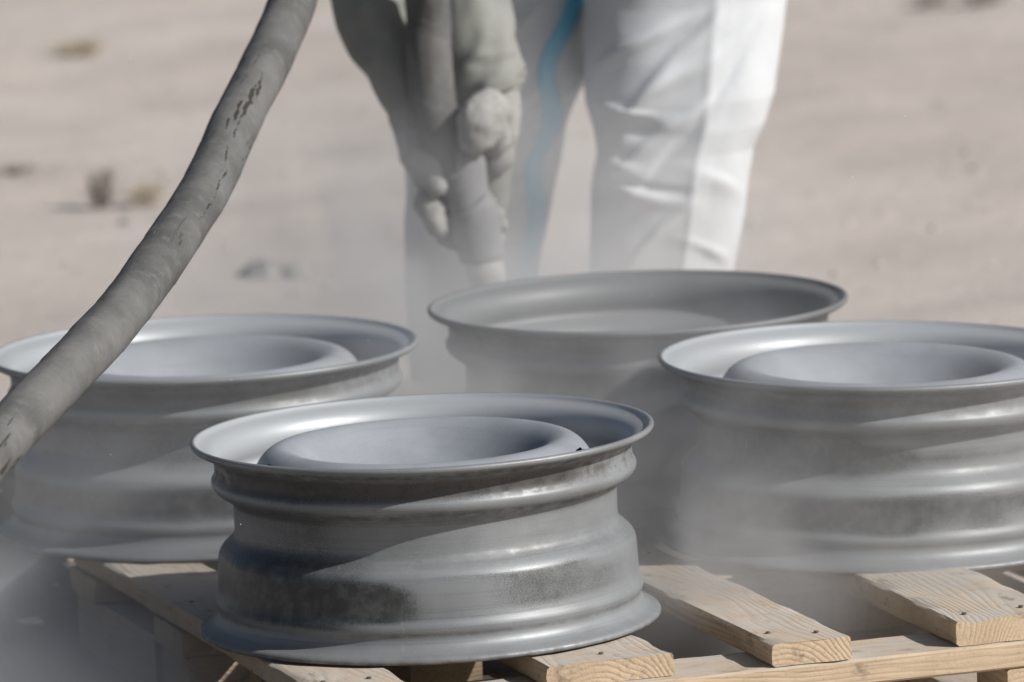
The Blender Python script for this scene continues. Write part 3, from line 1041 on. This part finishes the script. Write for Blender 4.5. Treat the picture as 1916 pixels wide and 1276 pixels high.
for ax, ay in ((.07, 2.03), (.39, 1.91)):
    bo = blob('boot', [([E(ax + .01, ay + .20, .16), E(ax + .008, ay + .20, .06), E(ax + .004, ay + .10, .052), E(ax, ay - .02, .045)], [.056, .056, .05, .042]), ([E(ax + .008, ay + .22, .04), E(ax, ay - .03, .036)], [.04, .036])], 0.007, 4)
    obj('boot', bo, BOOT, pe)
hd = blob('hood', [([head + Vector((0, .035, .035)), head + Vector((0, .03, -.02)), neck + Vector((0, .02, 0))], [.112, .108, .09]), ([neck, E(.24, 1.86, 1.33)], [.09, .11])], 0.009, 4)
obj('hood', hd, WHITE, pe)


# ------------------------------------------------------------------ scrub and stones behind
def ground_at(x, y):
    p = P(x, y, z=0.0)
    return Vector((p.x, p.y, ground_z(p.x, p.y)))


def shrub(px, py, hgt, wid, n, label, cat, mat, seed, up=0.5):
    rr = random.Random(seed)
    c = ground_at(px, py)
    v, f = [], []
    for k in range(n):
        a = rr.random() * 2 * PI
        lean = rr.random() ** 0.7 * wid
        h = hgt * rr.uniform(0.45, 1.0)
        b0 = Vector((rr.gauss(0, wid * .2), rr.gauss(0, wid * .2), -0.004))
        e = b0 + Vector((math.cos(a) * lean, math.sin(a) * lean, h))
        m_ = (b0 + e) / 2 + Vector((rr.gauss(0, wid * .1), rr.gauss(0, wid * .1), h * .1))
        w = rr.uniform(0.0015, 0.004)
        s = Vector((-math.sin(a), math.cos(a), 0)) * w
        t_ = Vector((math.cos(a), math.sin(a), 0)) * w
        i = len(v)
        v += [b0 + s, b0 - s, b0 + t_, m_ + s, m_ - s, m_ + t_, e]
        f += [(i, i + 1, i + 4, i + 3), (i + 1, i + 2, i + 5, i + 4), (i + 2, i, i + 3, i + 5), (i + 3, i + 4, i + 6), (i + 4, i + 5, i + 6), (i + 5, i + 3, i + 6)]
        # little leaf scales
        for q_ in range(3):
            lp = b0.lerp(e, rr.uniform(.3, 1)) + Vector((rr.gauss(0, .006), rr.gauss(0, .006), 0))
            d1 = Vector((rr.gauss(0, 1), rr.gauss(0, 1), rr.gauss(0, 1))).normalized() * rr.uniform(.003, .007)
            d2 = Vector((rr.gauss(0, 1), rr.gauss(0, 1), rr.gauss(0, 1))).normalized() * rr.uniform(.002, .004)
            i = len(v)
            v += [lp + d1, lp + d2, lp - d1, lp - d2]
            f.append((i, i + 1, i + 2, i + 3))
    o = obj('dry_shrub', mesh('shrub', v, f, False), mat)
    o.location = c
    tag(o, label, cat, 'dry scrub plants on the sand')


shrub(192, 386, 0.085, 0.030, 170, 'dark dry shrub left of the hose, casting a long shadow to the left', 'shrub', TWIG, 1)
shrub(275, 382, 0.055, 0.045, 90, 'pale straw tuft between the dark shrub and the hose', 'grass tuft', STRAW, 2)
shrub(150, 98, 0.045, 0.075, 110, 'low yellowish tuft far off in the upper left of the sand', 'grass tuft', STRAW, 3)
shrub(1745, 22, 0.05, 0.055, 55, 'blurred dark shrub at the top edge right of the white legs', 'shrub', TWIG, 4)
shrub(1840, 18, 0.05, 0.065, 60, 'blurred dark shrub farthest to the top right corner', 'shrub', TWIG, 5)
shrub(25, 318, 0.025, 0.075, 50, 'low grey scrub at the left edge behind the dark shrub', 'shrub', TWIG, 6)


def stone(px, py, sx, sy, sz, label, seed):
    c = ground_at(px, py)
    bm = bmesh.new()
    bmesh.ops.create_icosphere(bm, subdivisions=3, radius=1)
    for v in bm.verts:
        d = 1 + 0.35 * nz(v.co.x * 1.3 + seed, v.co.y * 1.3, v.co.z * 1.3) + 0.12 * nz(v.co.x * 4 + seed, v.co.y * 4, v.co.z * 4)
        v.co *= d
        v.co.x *= sx; v.co.y *= sy; v.co.z *= sz
    me = bpy.data.meshes.new('stone')
    bm.to_mesh(me); bm.free()
    me.polygons.foreach_set('use_smooth', [True] * len(me.polygons))
    o = obj('stone', me, STONE)
    o.location = c + Vector((0, 0, sz * 0.3))
    tag(o, label, 'stone', 'stones lying on the sand')


stone(490, 503, 0.040, 0.045, 0.024, 'flat grey stone on the sand right of the hose, larger half of a pair', 2.0)
stone(545, 498, 0.038, 0.05, 0.017, 'lower flat grey stone touching the right end of the larger stone', 5.0)
stone(235, 420, 0.013, 0.013, 0.010, 'tiny dark stone on the sand just below the shrubs', 9.0)

# ------------------------------------------------------------------ flying grit
rr = random.Random(12)
kv, kf = [], []
for k in range(420):
    Y = rr.uniform(-0.6, 2.0)
    p = P(rr.uniform(-60, 1980), rr.triangular(0, 1290, 900), Y)
    if p.z < 0.16:
        continue
    r = 0.00022 + 0.0005 * rr.random() ** 4
    i = len(kv)
    kv += [p + Vector(o_) * r for o_ in ((1, 0, 0), (-1, 0, 0), (0, 1, 0), (0, -1, 0), (0, 0, 1.3), (0, 0, -1.3))]
    kf += [(i, i + 2, i + 4), (i + 2, i + 1, i + 4), (i + 1, i + 3, i + 4), (i + 3, i, i + 4), (i + 2, i, i + 5), (i + 1, i + 2, i + 5), (i + 3, i + 1, i + 5), (i, i + 3, i + 5)]
gk = obj('flying_grit', mesh('grit', kv, kf, False), GRIT)
gk['kind'] = 'stuff'
tag(gk, 'bright specks of blasting grit flying in the air around the wheels', 'grit')


# ------------------------------------------------------------------ dust cloud
def mat_dust():
    n = NT('blasting_dust')
    c = coords(n)
    def puff(cen, rad, amt):
        d = n.n('ShaderNodeVectorMath', {0: c, 1: cen}, operation='SUBTRACT').outputs[0]
        d = n.n('ShaderNodeVectorMath', {0: d, 1: rad}, operation='DIVIDE').outputs[0]
        l = n.n('ShaderNodeVectorMath', {0: d}, operation='LENGTH').outputs['Value']
        return n.math('MULTIPLY', n.ramp(l, 0.25, 1.0, 1.0, 0.0), amt)
    tot = None
    for cen, rad, amt in PUFFS:
        p = puff(cen, rad, amt)
        tot = p if tot is None else n.math('ADD', tot, p)
    bil = n.noise(c, 4.6, 4, 0.62, 0.7)
    wisp = n.ramp(bil, 0.34, 0.68, 0.3, 1.6)
    dens = n.math('MULTIPLY', tot, wisp)
    pv_ = n.n('ShaderNodeVolumePrincipled', {'Color': (0.84, 0.845, 0.86, 1), 'Density': dens, 'Anisotropy': 0.0})
    n.t.links.new(pv_.outputs[0], n.out.inputs['Volume'])
    return n.m


PUFFS = [((0.06, 1.66, 0.30), (0.66, 0.42, 0.48), 2.5),      # round the nozzle and behind the rear wheel
         ((0.10, 1.55, 0.34), (0.20, 0.20, 0.17), 4.5),      # where the jet strikes
         ((0.24, 0.68, 0.18), (0.66, 0.44, 0.40), 2.1),      # between the rear wheel and the nearest
         ((0.40, 0.14, 0.18), (0.42, 0.28, 0.34), 1.8),      # in front of the right wheel's left flank
         ((0.75, 0.05, 0.30), (0.52, 0.30, 0.40), 0.4),      # thin veil over the right wheel
         ((-0.38, 0.40, 0.22), (0.60, 0.38, 0.40), 0.75),    # veil over the left wheel
         ((-0.60, 0.10, 0.02), (0.48, 0.50, 0.25), 2.9),     # low at left, in the shade of the nearest wheel
         ((-0.80, 0.85, 0.12), (0.36, 0.50, 0.32), 0.9)]     # beyond the left wheel's shaded side
X0, X1, Y0, Y1, Z0, Z1 = -1.06, 1.05, -0.34, 2.06, 0.002, 0.76
dv = [(X0, Y0, Z0), (X1, Y0, Z0), (X1, Y1, Z0), (X0, Y1, Z0), (X0, Y0, Z1), (X1, Y0, Z1), (X1, Y1, Z1), (X0, Y1, Z1)]
df = [(3, 2, 1, 0), (4, 5, 6, 7), (0, 1, 5, 4), (1, 2, 6, 5), (2, 3, 7, 6), (3, 0, 4, 7)]
du = obj('dust_cloud', mesh('dust', dv, df, False), mat_dust())
du['kind'] = 'stuff'
tag(du, 'drifting grey blasting dust hanging round the wheels and nozzle', 'dust')
S.cycles.volume_step_rate = 0.5
